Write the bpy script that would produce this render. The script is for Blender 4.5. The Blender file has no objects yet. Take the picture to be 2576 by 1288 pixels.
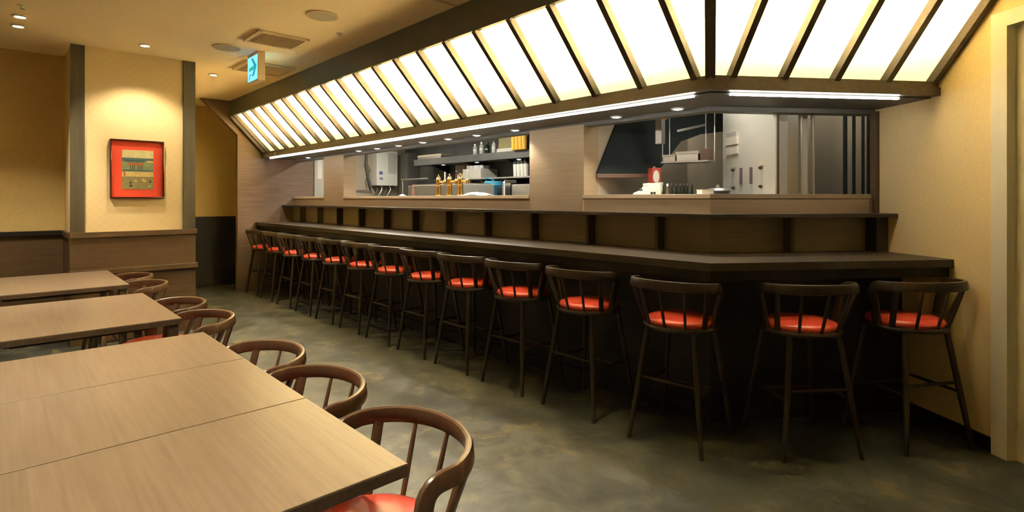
import bpy, bmesh, math, random
from mathutils import Vector, Matrix
random.seed(7)
sc = bpy.context.scene
PI = math.pi

# ------------------------------------------------------------------ camera
CAM_F, CAM_CY, CAM_A, CAM_H = 1381.0, 499.5, math.radians(43.22), 1.36
cam_d = bpy.data.cameras.new('camera')
cam = bpy.data.objects.new('camera', cam_d)
sc.collection.objects.link(cam)
cam_d.sensor_fit = 'HORIZONTAL'
cam_d.sensor_width = 36.0
cam_d.lens = CAM_F / 2576 * 36.0
cam_d.shift_y = (CAM_CY - 644) / 2576
cam_d.clip_start = 0.02
cam_d.clip_end = 60
cam.location = (0, 0, CAM_H)
cam.rotation_euler = (PI / 2, 0, PI / 2 - CAM_A)
sc.camera = cam

# ------------------------------------------------------------------ world and exposure
world = bpy.data.worlds.new('world')
sc.world = world
world.use_nodes = True
world.node_tree.nodes['Background'].inputs[0].default_value = (0.30, 0.27, 0.22, 1)
world.node_tree.nodes['Background'].inputs[1].default_value = 0.02
sc.view_settings.view_transform = 'Standard'
sc.view_settings.look = 'None'
sc.view_settings.gamma = 1.0
sc.view_settings.use_curve_mapping = False
sc.view_settings.exposure = 0.10
sc.cycles.use_denoising = True
sc.cycles.max_bounces = 8
sc.cycles.diffuse_bounces = 5
sc.cycles.glossy_bounces = 4
sc.cycles.transmission_bounces = 6
sc.cycles.caustics_reflective = False
sc.cycles.caustics_refractive = False
sc.cycles.sample_clamp_indirect = 40.0

WARM = (1.0, 0.66, 0.30)
WARM2 = (1.0, 0.86, 0.60)
COOL = (1.0, 0.93, 0.80)
P_DINING = 165.0      # warm ceiling downlights
P_SOFFIT = 22.0       # downlights under the bar soffit
P_KITCHEN = 30.0     # kitchen ceiling lamps
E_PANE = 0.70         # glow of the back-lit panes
E_TUBE = 700.0        # tubes behind the panes
E_LED = 45.0          # LED strip under the beam

# ------------------------------------------------------------------ plan geometry
YC, XB, L2 = 2.828, -1.436, 1.4865        # counter front line, its bend, length after the bend
BEND = math.radians(54.0)
DX, DY = math.cos(BEND), math.sin(BEND)
NX, NY = -DY, DX
TB = math.tan(BEND / 2)
XEND = -8.62                              # face of the wooden end partition
ZCEIL = 2.78

def W(s, t, z=0.0):
    return Vector((XB + DX * s + NX * t, YC + DY * s + NY * t, z))

def bend(t, z=0.0):
    return Vector((XB - t * TB, YC + t, z))

def ray(px, py):
    t = (px - 1288) / CAM_F
    s, c = math.sin(CAM_A), math.cos(CAM_A)
    return Vector((t * s - c, t * c + s, (CAM_CY - py) / CAM_F))

def on_t(px, py, t):                      # pixel -> point on the plane parallel to the angled counter
    d = ray(px, py)
    k = (t + XB * NX + YC * NY) / (d.x * NX + d.y * NY)
    return Vector((d.x * k, d.y * k, CAM_H + d.z * k))

def on_y(px, py, Y):
    d = ray(px, py)
    k = Y / d.y
    return Vector((d.x * k, Y, CAM_H + d.z * k))

def on_x(px, py, X):
    d = ray(px, py)
    k = X / d.x
    return Vector((X, d.y * k, CAM_H + d.z * k))

# ------------------------------------------------------------------ materials
MATS = {}

def new_mat(name):
    m = bpy.data.materials.new(name)
    m.use_nodes = True
    MATS[name] = m
    nt = m.node_tree
    return m, nt, nt.nodes['Principled BSDF']

def plain(name, col, rough=0.5, metal=0.0, spec=0.5, noise=0.0, nscale=20.0, bump=0.0, coat=0.0):
    m, nt, b = new_mat(name)
    b.inputs['Base Color'].default_value = (*col, 1)
    b.inputs['Roughness'].default_value = rough
    b.inputs['Metallic'].default_value = metal
    b.inputs['Specular IOR Level'].default_value = spec
    b.inputs['Coat Weight'].default_value = coat
    if noise or bump:
        tc = nt.nodes.new('ShaderNodeTexCoord')
        n = nt.nodes.new('ShaderNodeTexNoise')
        n.inputs['Scale'].default_value = nscale
        n.inputs['Detail'].default_value = 4
        nt.links.new(tc.outputs['Object'], n.inputs['Vector'])
        if noise:
            r = nt.nodes.new('ShaderNodeMapRange')
            r.inputs['From Min'].default_value = 0.3
            r.inputs['From Max'].default_value = 0.7
            r.inputs['To Min'].default_value = 1 - noise
            r.inputs['To Max'].default_value = 1 + noise
            nt.links.new(n.outputs['Fac'], r.inputs['Value'])
            mx = nt.nodes.new('ShaderNodeMix')
            mx.data_type = 'RGBA'
            mx.blend_type = 'MULTIPLY'
            mx.inputs['Factor'].default_value = 1
            mx.inputs['A'].default_value = (*col, 1)
            nt.links.new(r.outputs['Result'], mx.inputs['B'])
            nt.links.new(mx.outputs['Result'], b.inputs['Base Color'])
        if bump:
            bp = nt.nodes.new('ShaderNodeBump')
            bp.inputs['Strength'].default_value = bump
            bp.inputs['Distance'].default_value = 0.002
            nt.links.new(n.outputs['Fac'], bp.inputs['Height'])
            nt.links.new(bp.outputs['Normal'], b.inputs['Normal'])
    return m

def wood(name, dark, light, grain=(2.0, 60.0, 60.0), rough=0.4, spec=0.5, bump=0.08, coat=0.0):
    m, nt, b = new_mat(name)
    tc = nt.nodes.new('ShaderNodeTexCoord')
    mp = nt.nodes.new('ShaderNodeMapping')
    mp.inputs['Scale'].default_value = grain
    n = nt.nodes.new('ShaderNodeTexNoise')
    n.inputs['Scale'].default_value = 1.0
    n.inputs['Detail'].default_value = 5
    n.inputs['Roughness'].default_value = 0.6
    cr = nt.nodes.new('ShaderNodeValToRGB')
    cr.color_ramp.elements[0].position = 0.3
    cr.color_ramp.elements[0].color = (*dark, 1)
    cr.color_ramp.elements[1].position = 0.72
    cr.color_ramp.elements[1].color = (*light, 1)
    nt.links.new(tc.outputs['Object'], mp.inputs['Vector'])
    nt.links.new(mp.outputs['Vector'], n.inputs['Vector'])
    nt.links.new(n.outputs['Fac'], cr.inputs['Fac'])
    nt.links.new(cr.outputs['Color'], b.inputs['Base Color'])
    b.inputs['Roughness'].default_value = rough
    b.inputs['Specular IOR Level'].default_value = spec
    b.inputs['Coat Weight'].default_value = coat
    if bump:
        bp = nt.nodes.new('ShaderNodeBump')
        bp.inputs['Strength'].default_value = bump
        bp.inputs['Distance'].default_value = 0.001
        nt.links.new(n.outputs['Fac'], bp.inputs['Height'])
        nt.links.new(bp.outputs['Normal'], b.inputs['Normal'])
    return m

def glow(name, col, strength):
    m, nt, b = new_mat(name)
    b.inputs['Base Color'].default_value = (*[min(1, c) for c in col], 1)
    b.inputs['Roughness'].default_value = 0.5
    b.inputs['Emission Color'].default_value = (*col, 1)
    b.inputs['Emission Strength'].default_value = strength
    return m

wood('table_wood', (0.135, 0.095, 0.064), (0.190, 0.140, 0.098), (3, 90, 90), rough=0.33, spec=0.55)
wood('table_edge', (0.048, 0.030, 0.018), (0.080, 0.053, 0.033), (3, 90, 90), rough=0.4, spec=0.4)
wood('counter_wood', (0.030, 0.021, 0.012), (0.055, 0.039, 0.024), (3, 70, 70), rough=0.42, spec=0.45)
wood('shelf_wood', (0.235, 0.188, 0.128), (0.295, 0.240, 0.165), (3, 3, 70), rough=0.45, spec=0.4)
wood('divider_wood', (0.085, 0.064, 0.042), (0.115, 0.088, 0.058), (3, 3, 70), rough=0.5, spec=0.3)
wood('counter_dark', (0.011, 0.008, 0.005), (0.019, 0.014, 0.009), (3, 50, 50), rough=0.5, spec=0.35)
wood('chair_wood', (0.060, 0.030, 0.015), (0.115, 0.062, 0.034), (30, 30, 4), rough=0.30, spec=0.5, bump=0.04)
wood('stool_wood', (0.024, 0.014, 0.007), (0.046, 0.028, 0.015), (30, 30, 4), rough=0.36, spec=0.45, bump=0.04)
wood('partition_wood', (0.150, 0.098, 0.068), (0.215, 0.148, 0.106), (3, 3, 60), rough=0.5, spec=0.35)
wood('fascia_wood', (0.300, 0.215, 0.128), (0.360, 0.265, 0.165), (3, 3, 90), rough=0.5, spec=0.35)
wood('beam_wood', (0.075, 0.058, 0.045), (0.115, 0.090, 0.070), (3, 40, 40), rough=0.5, spec=0.35)
wood('wainscot_wood', (0.078, 0.045, 0.021), (0.115, 0.070, 0.034), (40, 2, 60), rough=0.5, spec=0.35)
wood('post_wood', (0.056, 0.046, 0.027), (0.080, 0.066, 0.041), (40, 40, 2), rough=0.5, spec=0.35)
plain('ledge_wood', (0.52, 0.40, 0.27), 0.35, noise=0.05, nscale=6)
plain('ceiling_paper', (0.90, 0.77, 0.54), 0.9, spec=0.1, noise=0.05, nscale=60)
plain('gold_paper', (0.56, 0.42, 0.18), 0.85, spec=0.12, noise=0.06, nscale=50)
plain('yellow_wall', (0.74, 0.58, 0.31), 0.85, spec=0.12, noise=0.04, nscale=60)
plain('kitchen_wall', (0.34, 0.29, 0.21), 0.5, noise=0.08, nscale=6)
plain('kitchen_dark', (0.075, 0.075, 0.066), 0.6, noise=0.2, nscale=4)
plain('kitchen_ceiling', (0.30, 0.30, 0.28), 0.7)
plain('soffit_grey', (0.085, 0.085, 0.080), 0.55, noise=0.08, nscale=8)
plain('baseboard_black', (0.008, 0.007, 0.006), 0.5)
plain('frame_white', (0.70, 0.66, 0.52), 0.5, noise=0.03, nscale=8)
plain('door_grey', (0.36, 0.32, 0.24), 0.45, noise=0.03, nscale=8)
plain('red_leather', (0.56, 0.066, 0.042), 0.28, spec=0.5, noise=0.06, nscale=30, bump=0.05)
plain('red_mat', (0.62, 0.062, 0.028), 0.55, spec=0.3)
plain('lacquer', (0.055, 0.008, 0.006), 0.12, spec=0.6, coat=0.5)
plain('white_enamel', (0.62, 0.62, 0.56), 0.35)
plain('white_matte', (0.70, 0.66, 0.56), 0.6)
plain('grey_plate', (0.42, 0.41, 0.36), 0.4)
plain('panel_beige', (0.50, 0.47, 0.38), 0.35)
plain('steel', (0.60, 0.59, 0.55), 0.32, metal=1.0)
plain('steel_soft', (0.44, 0.43, 0.40), 0.4, metal=0.9)
plain('brass', (0.86, 0.56, 0.18), 0.2, metal=1.0)
plain('gold_plastic', (0.72, 0.42, 0.05), 0.3)
plain('black_metal', (0.018, 0.022, 0.022), 0.8, spec=0.1)
plain('black_plastic', (0.014, 0.014, 0.014), 0.4)
plain('rubber_grey', (0.09, 0.09, 0.085), 0.5)
plain('bottle_glass', (0.012, 0.020, 0.012), 0.12, spec=0.6)
plain('clear_glass', (0.45, 0.47, 0.45), 0.1, spec=0.6)
plain('red_paint', (0.45, 0.07, 0.05), 0.4)
plain('blue_print', (0.10, 0.14, 0.34), 0.5)
plain('teal_cloth', (0.02, 0.17, 0.26), 0.7)
plain('white_cloth', (0.62, 0.64, 0.64), 0.85)
plain('brown_rim', (0.13, 0.075, 0.05), 0.5)
plain('grille_dark', (0.20, 0.15, 0.08), 0.6)
plain('vent_cream', (0.62, 0.50, 0.34), 0.6)
plain('speaker_mesh', (0.46, 0.42, 0.33), 0.7)
plain('white_plastic', (0.70, 0.66, 0.55), 0.4)
plain('knob_brown', (0.06, 0.02, 0.018), 0.35)
plain('slot_mauve', (0.19, 0.13, 0.15), 0.5)
plain('plank_tan', (0.36, 0.30, 0.22), 0.5)
plain('amber_glass', (0.60, 0.28, 0.06), 0.3)
for nm, c in (('print_sky', (0.50, 0.46, 0.24)), ('print_teal', (0.070, 0.125, 0.120)), ('print_green', (0.20, 0.24, 0.12)),
              ('print_rust', (0.33, 0.12, 0.05)), ('print_sand', (0.50, 0.37, 0.14)), ('print_olive', (0.22, 0.19, 0.085)),
              ('print_ink', (0.055, 0.045, 0.028)), ('sign_teal', (0.0, 0.16, 0.22))):
    plain(nm, c, 0.7, spec=0.2, noise=0.12, nscale=40)
glow('led_white', (1.0, 0.93, 0.80), E_LED)
glow('lamp_warm', (1.0, 0.88, 0.62), 9.0)
glow('lamp_cool', (1.0, 0.96, 0.88), 12.0)
glow('tube_warm', (1.0, 0.94, 0.77), E_TUBE)
glow('sign_face', (0.16, 0.62, 0.95), 1.25)
glow('sign_arrow', (0.0, 0.27, 0.42), 0.9)
glow('sign_door', (0.0, 0.40, 0.36), 0.9)

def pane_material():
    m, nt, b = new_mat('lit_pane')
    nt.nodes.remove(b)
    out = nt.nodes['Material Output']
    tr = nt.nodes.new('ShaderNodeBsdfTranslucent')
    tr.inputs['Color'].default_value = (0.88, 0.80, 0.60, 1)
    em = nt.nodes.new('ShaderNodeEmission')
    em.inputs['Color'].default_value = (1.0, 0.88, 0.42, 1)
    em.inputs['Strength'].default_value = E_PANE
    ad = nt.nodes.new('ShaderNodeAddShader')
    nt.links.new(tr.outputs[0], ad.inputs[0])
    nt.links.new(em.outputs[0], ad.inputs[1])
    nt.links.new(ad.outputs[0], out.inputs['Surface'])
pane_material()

def floor_material():
    m, nt, b = new_mat('floor_stone')
    tc = nt.nodes.new('ShaderNodeTexCoord')
    n1 = nt.nodes.new('ShaderNodeTexNoise')
    n1.inputs['Scale'].default_value = 3.2
    n1.inputs['Detail'].default_value = 9
    n1.inputs['Roughness'].default_value = 0.62
    n1.inputs['Distortion'].default_value = 0.6
    n2 = nt.nodes.new('ShaderNodeTexNoise')
    n2.inputs['Scale'].default_value = 4.2
    n2.inputs['Detail'].default_value = 8
    n2.inputs['Roughness'].default_value = 0.65
    n2.inputs['Distortion'].default_value = 0.4
    cr = nt.nodes.new('ShaderNodeValToRGB')
    e = cr.color_ramp.elements
    e[0].position = 0.38
    e[0].color = (0.033, 0.034, 0.027, 1)
    e[1].position = 0.63
    e[1].color = (0.100, 0.102, 0.080, 1)
    k = e.new(0.5)
    k.color = (0.056, 0.058, 0.047, 1)
    cr2 = nt.nodes.new('ShaderNodeValToRGB')
    cr2.color_ramp.elements[0].position = 0.57
    cr2.color_ramp.elements[0].color = (0, 0, 0, 1)
    cr2.color_ramp.elements[1].position = 0.66
    cr2.color_ramp.elements[1].color = (1, 1, 1, 1)
    mx = nt.nodes.new('ShaderNodeMix')
    mx.data_type = 'RGBA'
    mx.inputs['B'].default_value = (0.175, 0.148, 0.080, 1)
    ml = nt.nodes.new('ShaderNodeMath')
    ml.operation = 'MULTIPLY'
    ml.inputs[1].default_value = 0.75
    L = nt.links.new
    L(tc.outputs['Object'], n1.inputs['Vector'])
    L(tc.outputs['Object'], n2.inputs['Vector'])
    L(n1.outputs['Fac'], cr.inputs['Fac'])
    L(n2.outputs['Fac'], cr2.inputs['Fac'])
    L(cr2.outputs['Color'], ml.inputs[0])
    L(ml.outputs[0], mx.inputs['Factor'])
    L(cr.outputs['Color'], mx.inputs['A'])
    L(mx.outputs['Result'], b.inputs['Base Color'])
    b.inputs['Roughness'].default_value = 0.42
    b.inputs['Specular IOR Level'].default_value = 0.45
    bp = nt.nodes.new('ShaderNodeBump')
    bp.inputs['Strength'].default_value = 0.12
    bp.inputs['Distance'].default_value = 0.003
    L(n1.outputs['Fac'], bp.inputs['Height'])
    L(bp.outputs['Normal'], b.inputs['Normal'])
floor_material()

def paper_material():                     # pillar wallpaper with a faint small check
    m, nt, b = new_mat('check_paper')
    tc = nt.nodes.new('ShaderNodeTexCoord')
    ck = nt.nodes.new('ShaderNodeTexChecker')
    ck.inputs['Scale'].default_value = 26
    ck.inputs['Color1'].default_value = (0.66, 0.525, 0.30, 1)
    ck.inputs['Color2'].default_value = (0.645, 0.51, 0.287, 1)
    nt.links.new(tc.outputs['Object'], ck.inputs['Vector'])
    nt.links.new(ck.outputs['Color'], b.inputs['Base Color'])
    b.inputs['Roughness'].default_value = 0.85
    b.inputs['Specular IOR Level'].default_value = 0.15
paper_material()

# ------------------------------------------------------------------ mesh builder
COL = sc.collection

class MB:
    def __init__(self):
        self.v, self.f, self.mi = [], [], []

    def add(self, verts, faces, mi=0):
        o = len(self.v)
        self.v += [Vector(p) for p in verts]
        self.f += [tuple(i + o for i in f) for f in faces]
        self.mi += [mi] * len(faces)
        return self

    def box(self, x0, x1, y0, y1, z0, z1, mi=0):
        p = [(x0, y0), (x1, y0), (x1, y1), (x0, y1)]
        return self.prism(p, z0, z1, mi)

    def prism(self, poly, z0, z1, mi=0):
        n = len(poly)
        vs = [(p[0], p[1], z0) for p in poly] + [(p[0], p[1], z1) for p in poly]
        fs = [tuple(range(n - 1, -1, -1)), tuple(range(n, 2 * n))]
        fs += [(i, (i + 1) % n, n + (i + 1) % n, n + i) for i in range(n)]
        return self.add(vs, fs, mi)

    def wbox(self, s0, s1, t0, t1, z0, z1, mi=0):
        return self.prism([W(s0, t0), W(s1, t0), W(s1, t1), W(s0, t1)], z0, z1, mi)

    def slab(self, pts, off, mi=0):       # polygon in space pushed by a vector
        n = len(pts)
        off = Vector(off)
        vs = [Vector(p) for p in pts] + [Vector(p) + off for p in pts]
        fs = [tuple(range(n - 1, -1, -1)), tuple(range(n, 2 * n))]
        fs += [(i, (i + 1) % n, n + (i + 1) % n, n + i) for i in range(n)]
        return self.add(vs, fs, mi)

    def bar(self, a, b, w, h, up=(0, 0, 1), mi=0):
        a, b, up = Vector(a), Vector(b), Vector(up)
        d = (b - a).normalized()
        sx = d.cross(up).normalized()
        u = sx.cross(d).normalized()
        c = [sx * (-w / 2) + u * (-h / 2), sx * (w / 2) + u * (-h / 2), sx * (w / 2) + u * (h / 2), sx * (-w / 2) + u * (h / 2)]
        vs = [a + q for q in c] + [b + q for q in c]
        fs = [(3, 2, 1, 0), (4, 5, 6, 7)] + [(i, (i + 1) % 4, 4 + (i + 1) % 4, 4 + i) for i in range(4)]
        return self.add(vs, fs, mi)

    def tube(self, path, radii, n=10, mi=0, cap=True):
        path = [Vector(p) for p in path]
        if not isinstance(radii, (list, tuple)):
            radii = [radii] * len(path)
        vs, fs = [], []
        ref = None
        for i, p in enumerate(path):
            d = (path[min(i + 1, len(path) - 1)] - path[max(i - 1, 0)]).normalized()
            if ref is None:
                ref = d.orthogonal().normalized()
            ref = (ref - d * ref.dot(d)).normalized()
            q = d.cross(ref)
            for k in range(n):
                a = 2 * PI * k / n
                vs.append(p + (ref * math.cos(a) + q * math.sin(a)) * radii[i])
        for i in range(len(path) - 1):
            for k in range(n):
                fs.append((i * n + k, i * n + (k + 1) % n, (i + 1) * n + (k + 1) % n, (i + 1) * n + k))
        if cap:
            fs.append(tuple(range(n - 1, -1, -1)))
            e = (len(path) - 1) * n
            fs.append(tuple(range(e, e + n)))
        return self.add(vs, fs, mi)

    def lathe(self, prof, c=(0, 0, 0), n=24, mi=0, cap=True):
        cx, cy, cz = c
        vs, fs = [], []
        for r, z in prof:
            for k in range(n):
                a = 2 * PI * k / n
                vs.append((cx + r * math.cos(a), cy + r * math.sin(a), cz + z))
        for i in range(len(prof) - 1):
            for k in range(n):
                fs.append((i * n + k, i * n + (k + 1) % n, (i + 1) * n + (k + 1) % n, (i + 1) * n + k))
        e = (len(prof) - 1) * n
        if cap:
            fs.append(tuple(range(n - 1, -1, -1)))
            fs.append(tuple(range(e, e + n)))
        else:                             # open ring: join the last loop to the first
            fs += [(e + k, e + (k + 1) % n, (k + 1) % n, k) for k in range(n)]
        return self.add(vs, fs, mi)

    def ribbon(self, path, normals, w, th, mi=0):   # flat bent-wood strip, rounded section
        path = [Vector(p) for p in path]
        prof = []
        r = th * 0.48
        for cx, cy, a0 in ((w / 2 - r, th / 2 - r, 0), (-w / 2 + r, th / 2 - r, 90), (-w / 2 + r, -th / 2 + r, 180), (w / 2 - r, -th / 2 + r, 270)):
            for k in range(3):
                a = math.radians(a0 + 45 * k)
                prof.append((cx + r * math.cos(a), cy + r * math.sin(a)))
        n = len(prof)
        vs, fs = [], []
        for i, p in enumerate(path):
            d = (path[min(i + 1, len(path) - 1)] - path[max(i - 1, 0)]).normalized()
            nn = Vector(normals[i])
            nn = (nn - d * nn.dot(d)).normalized()
            b = d.cross(nn)
            for u, q in prof:
                vs.append(p + b * u + nn * q)
        for i in range(len(path) - 1):
            for k in range(n):
                fs.append((i * n + k, i * n + (k + 1) % n, (i + 1) * n + (k + 1) % n, (i + 1) * n + k))
        fs.append(tuple(range(n - 1, -1, -1)))
        e = (len(path) - 1) * n
        fs.append(tuple(range(e, e + n)))
        return self.add(vs, fs, mi)

    def build(self, name, mats, parent=None, smooth=False, bevel=0.0, local=False, kind=None):
        if isinstance(mats, str):
            mats = [mats]
        if parent is None:
            lo = Vector([min(p[i] for p in self.v) for i in range(3)])
            hi = Vector([max(p[i] for p in self.v) for i in range(3)])
            org = Vector(((lo.x + hi.x) / 2, (lo.y + hi.y) / 2, lo.z))
            off = org
        elif local:
            org, off = Vector((0, 0, 0)), Vector((0, 0, 0))
        else:
            base = Vector((0, 0, 0))
            q = parent
            while q is not None:
                base += q.location
                q = q.parent
            org, off = Vector((0, 0, 0)), base
        me = bpy.data.meshes.new(name)
        me.from_pydata([tuple(p - off) for p in self.v], [], self.f)
        for m in mats:
            me.materials.append(MATS[m])
        if len(mats) > 1:
            me.polygons.foreach_set('material_index', self.mi)
        bm = bmesh.new()
        bm.from_mesh(me)
        bmesh.ops.recalc_face_normals(bm, faces=bm.faces)
        if bevel:
            es = [e for e in bm.edges if len(e.link_faces) == 2 and e.calc_face_angle(0) > 0.6]
            bmesh.ops.bevel(bm, geom=es, offset=bevel, segments=2, affect='EDGES', profile=0.7)
        bm.to_mesh(me)
        bm.free()
        if smooth:
            me.polygons.foreach_set('use_smooth', [True] * len(me.polygons))
            me.update()
            me.set_sharp_from_angle(angle=math.radians(42))
        o = bpy.data.objects.new(name, me)
        COL.objects.link(o)
        if parent is not None:
            o.parent = parent
        else:
            o.location = org
        if kind:
            o['kind'] = kind
        return o

def tag(o, label, cat, group=None):
    o['label'] = label
    o['category'] = cat
    if group:
        o['group'] = group
    return o

def thing(name, label, cat, loc=(0, 0, 0), rz=0.0, group=None):
    o = bpy.data.objects.new(name, None)
    o.empty_display_size = 0.1
    COL.objects.link(o)
    o.location = loc
    o.rotation_euler = (0, 0, rz)
    return tag(o, label, cat, group)

def dup(root, loc, rz, label, group=None):
    r = root.copy()
    COL.objects.link(r)
    r.location = loc
    r.rotation_euler = (0, 0, rz)
    r['label'] = label
    if group:
        r['group'] = group
    for ch in list(root.children):
        c = ch.copy()
        COL.objects.link(c)
        c.parent = r
        for g in list(ch.children):
            d = g.copy()
            COL.objects.link(d)
            d.parent = c
    return r

def struct(mb, name, mat, parent=None, **k):
    o = mb.build(name, mat, parent, **k)
    if parent is None:
        o['kind'] = 'structure'
    return o

def band(t0, t1, z0, z1, xa=XEND, s1=L2, mb=None):
    mb = mb or MB()
    a0, a1 = bend(t0), bend(t1)
    p = [(xa, YC + t0), (a0.x, a0.y), tuple(W(s1, t0)[:2]), tuple(W(s1, t1)[:2]), (a1.x, a1.y), (xa, YC + t1)]
    # two convex pieces so that every cap is a quad
    return mb.add([(q[0], q[1], z) for z in (z0, z1) for q in p],
                  [(0, 5, 4, 1), (1, 4, 3, 2), (6, 7, 10, 11), (7, 8, 9, 10), (0, 1, 7, 6), (1, 2, 8, 7), (2, 3, 9, 8), (3, 4, 10, 9), (4, 5, 11, 10), (5, 0, 6, 11)])

def lamp(name, kind, loc, power, col, parent=None, size=0.05, angle=None, blend=0.4, rot=None, sizey=None):
    d = bpy.data.lights.new(name, kind)
    d.energy = power
    d.color = col
    if kind == 'SPOT':
        d.spot_size = math.radians(angle)
        d.spot_blend = blend
        d.shadow_soft_size = size
    elif kind == 'AREA':
        d.size = size
        if sizey:
            d.shape = 'RECTANGLE'
            d.size_y = sizey
    else:
        d.shadow_soft_size = size
    o = bpy.data.objects.new(name, d)
    COL.objects.link(o)
    o.location = loc
    if rot:
        o.rotation_euler = rot
    if parent is not None:
        o.parent = parent
        o.location = Vector(loc) - parent.location
    return o

# ================================================================== THE SETTING
XF, YBACK, XFRONT = -9.43, -2.3, 3.48
struct(MB().box(XF - 0.1, XFRONT + 0.6, YBACK - 0.1, 7.0, -0.06, 0.0), 'floor', 'floor_stone')
wr_end = W(L2, -5.0)
mbc = MB()
ct = -0.33
mbc.prism([(XF - 0.1, YBACK - 0.1), (XFRONT + 0.6, YBACK - 0.1), (XFRONT + 0.6, 7.0), (XF - 0.1, 7.0)], ZCEIL, ZCEIL + 0.08)
struct(mbc, 'ceiling', 'ceiling_paper')
# left dining wall with dark wainscot, pillar in front of it
wl = struct(MB().box(-7.25, -7.07, YBACK, 1.40, 0, ZCEIL), 'wall_left', 'gold_paper')
struct(MB().box(-7.07, -7.05, YBACK, 0.52, 0, 1.0), 'wainscot_panel', 'wainscot_wood', wl)
struct(MB().box(-7.07, -7.02, YBACK, 0.52, 1.0, 1.045), 'wainscot_cap', 'counter_dark', wl, bevel=0.004)
pl = struct(MB().box(-7.10, -6.44, 0.50, 1.51, 0, ZCEIL), 'wall_pillar', 'check_paper')
struct(MB().box(-6.46, -6.425, 0.495, 0.600, 1.045, ZCEIL), 'corner_post', 'post_wood', pl, bevel=0.003)
struct(MB().box(-6.46, -6.425, 1.400, 1.513, 1.045, ZCEIL), 'corner_post', 'post_wood', pl, bevel=0.003)
struct(MB().box(-6.46, -6.425, 0.49, 1.515, 0.0, 0.995), 'wainscot_panel', 'wainscot_wood', pl)
struct(MB().box(-7.05, -6.46, 0.485, 0.50, 0.0, 0.995), 'wainscot_panel', 'wainscot_wood', pl)
struct(MB().box(-7.02, -6.46, 0.475, 0.50, 0.995, 1.045), 'wainscot_cap', 'wainscot_wood', pl)
struct(MB().box(-6.46, -6.40, 0.49, 1.525, 0.995, 1.045), 'wainscot_cap', 'wainscot_wood', pl, bevel=0.004)
struct(MB().box(-6.44, -6.385, 0.485, 1.53, 0.645, 0.695), 'bumper_rail', 'wainscot_wood', pl, bevel=0.005)
struct(MB().box(XF, -7.05, 1.30, 1.40, 0, ZCEIL), 'wall_passage', 'gold_paper')
wf = struct(MB().box(XF - 0.1, XF, 1.30, 3.2, 0, ZCEIL), 'wall_far', 'gold_paper')
struct(MB().box(XF, XF + 0.02, 1.41, 3.2, 0, 1.04), 'wainscot_panel', 'counter_dark', wf)
struct(MB().box(XF, XF + 0.04, 1.41, 3.2, 1.04, 1.08), 'wainscot_cap', 'counter_dark', wf)
# wooden end partition, cut back at 45 degrees to follow the light canopy
ep = [(2.58, 0), (3.73, 0), (3.73, ZCEIL), (2.10, ZCEIL), (2.58, 2.29)]
mb = MB().slab([(XEND, y, z) for y, z in ep], (-0.09, 0, 0))
struct(mb, 'wall_partition', 'partition_wood')
struct(MB().box(-8.74, -8.66, 3.73, 5.45, 0, 2.45), 'wall_kitchen_end', 'kitchen_wall')
gp = struct(MB().box(-8.66, -8.60, 3.73, 3.88, 0, 2.45), 'trim_1', 'grey_plate')
struct(MB().box(-8.76, 1.6, 5.45, 5.55, 0, 2.45), 'wall_kitchen_back', 'kitchen_dark')
# right wall, door
mb = MB().wbox(L2, L2 + 0.10, -0.30, 0.60, 0, ZCEIL)
mb.wbox(L2, L2 + 0.10, -1.30, -0.30, 2.32, ZCEIL)
mb.wbox(L2, L2 + 0.10, -5.0, -1.30, 0, ZCEIL)
struct(mb, 'wall_right', 'yellow_wall')
struct(MB().wbox(L2 + 0.40, L2 + 0.48, 0.60, 3.6, 0, 2.45).wbox(L2 + 0.10, L2 + 0.48, 0.56, 0.60, 0, 2.45), 'wall_kitchen_side', 'kitchen_wall')
struct(MB().wbox(L2 - 0.012, L2, -0.24, 0.36, 0, 0.075), 'baseboard_right', 'baseboard_black')
dr = struct(MB().wbox(L2 + 0.045, L2 + 0.085, -1.26, -0.34, 0, 2.28), 'door_1', 'door_grey')
mb = MB().wbox(L2 - 0.030, L2 + 0.09, -0.325, -0.241, 0, 2.335)
mb.wbox(L2 - 0.030, L2 + 0.09, -1.36, -1.276, 0, 2.335)
mb.wbox(L2 - 0.030, L2 + 0.09, -1.276, -0.325, 2.255, 2.335)
struct(mb, 'door_frame', 'frame_white', dr)
mb = MB().wbox(L2 + 0.025, L2 + 0.05, -0.365, -0.325, 0, 2.255)
mb.wbox(L2 + 0.025, L2 + 0.05, -1.276, -1.236, 0, 2.255)
mb.wbox(L2 + 0.025, L2 + 0.05, -1.236, -0.365, 2.215, 2.255)
struct(mb, 'door_stop', 'frame_white', dr)
mb = MB().tube([W(L2 + 0.04, -1.18, 1.0), W(L2 - 0.01, -1.18, 1.0), W(L2 - 0.01, -1.07, 1.0)], 0.009)
struct(mb, 'handle', 'steel', dr, smooth=True)
# unseen sides of the room
struct(MB().box(XF - 0.1, XFRONT + 0.6, YBACK - 0.1, YBACK, 0, ZCEIL), 'wall_back', 'gold_paper')
struct(MB().box(XFRONT, XFRONT + 0.1, YBACK, 1.2, 0, ZCEIL), 'wall_front', 'gold_paper')
# half wall, header, columns of the kitchen front
wk = struct(band(0.58, 0.66, 0, 1.36), 'wall_kitchen_front', 'fascia_wood')
struct(band(0.58, 0.68, 1.935, ZCEIL), 'header', 'soffit_grey', wk)
struct(MB().box(-7.548, -6.933, YC + 0.578, YC + 0.76, 1.262, 1.95), 'column', 'fascia_wood', wk)
mb = MB().box(-3.40, -2.79, YC + 0.578, YC + 0.76, 1.262, 1.95)
struct(mb, 'column', 'fascia_wood', wk)
struct(MB().box(-3.0, -2.79, YC + 0.76, 5.45, 0, 2.45), 'dividing_wall', 'kitchen_wall', wk)
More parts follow.
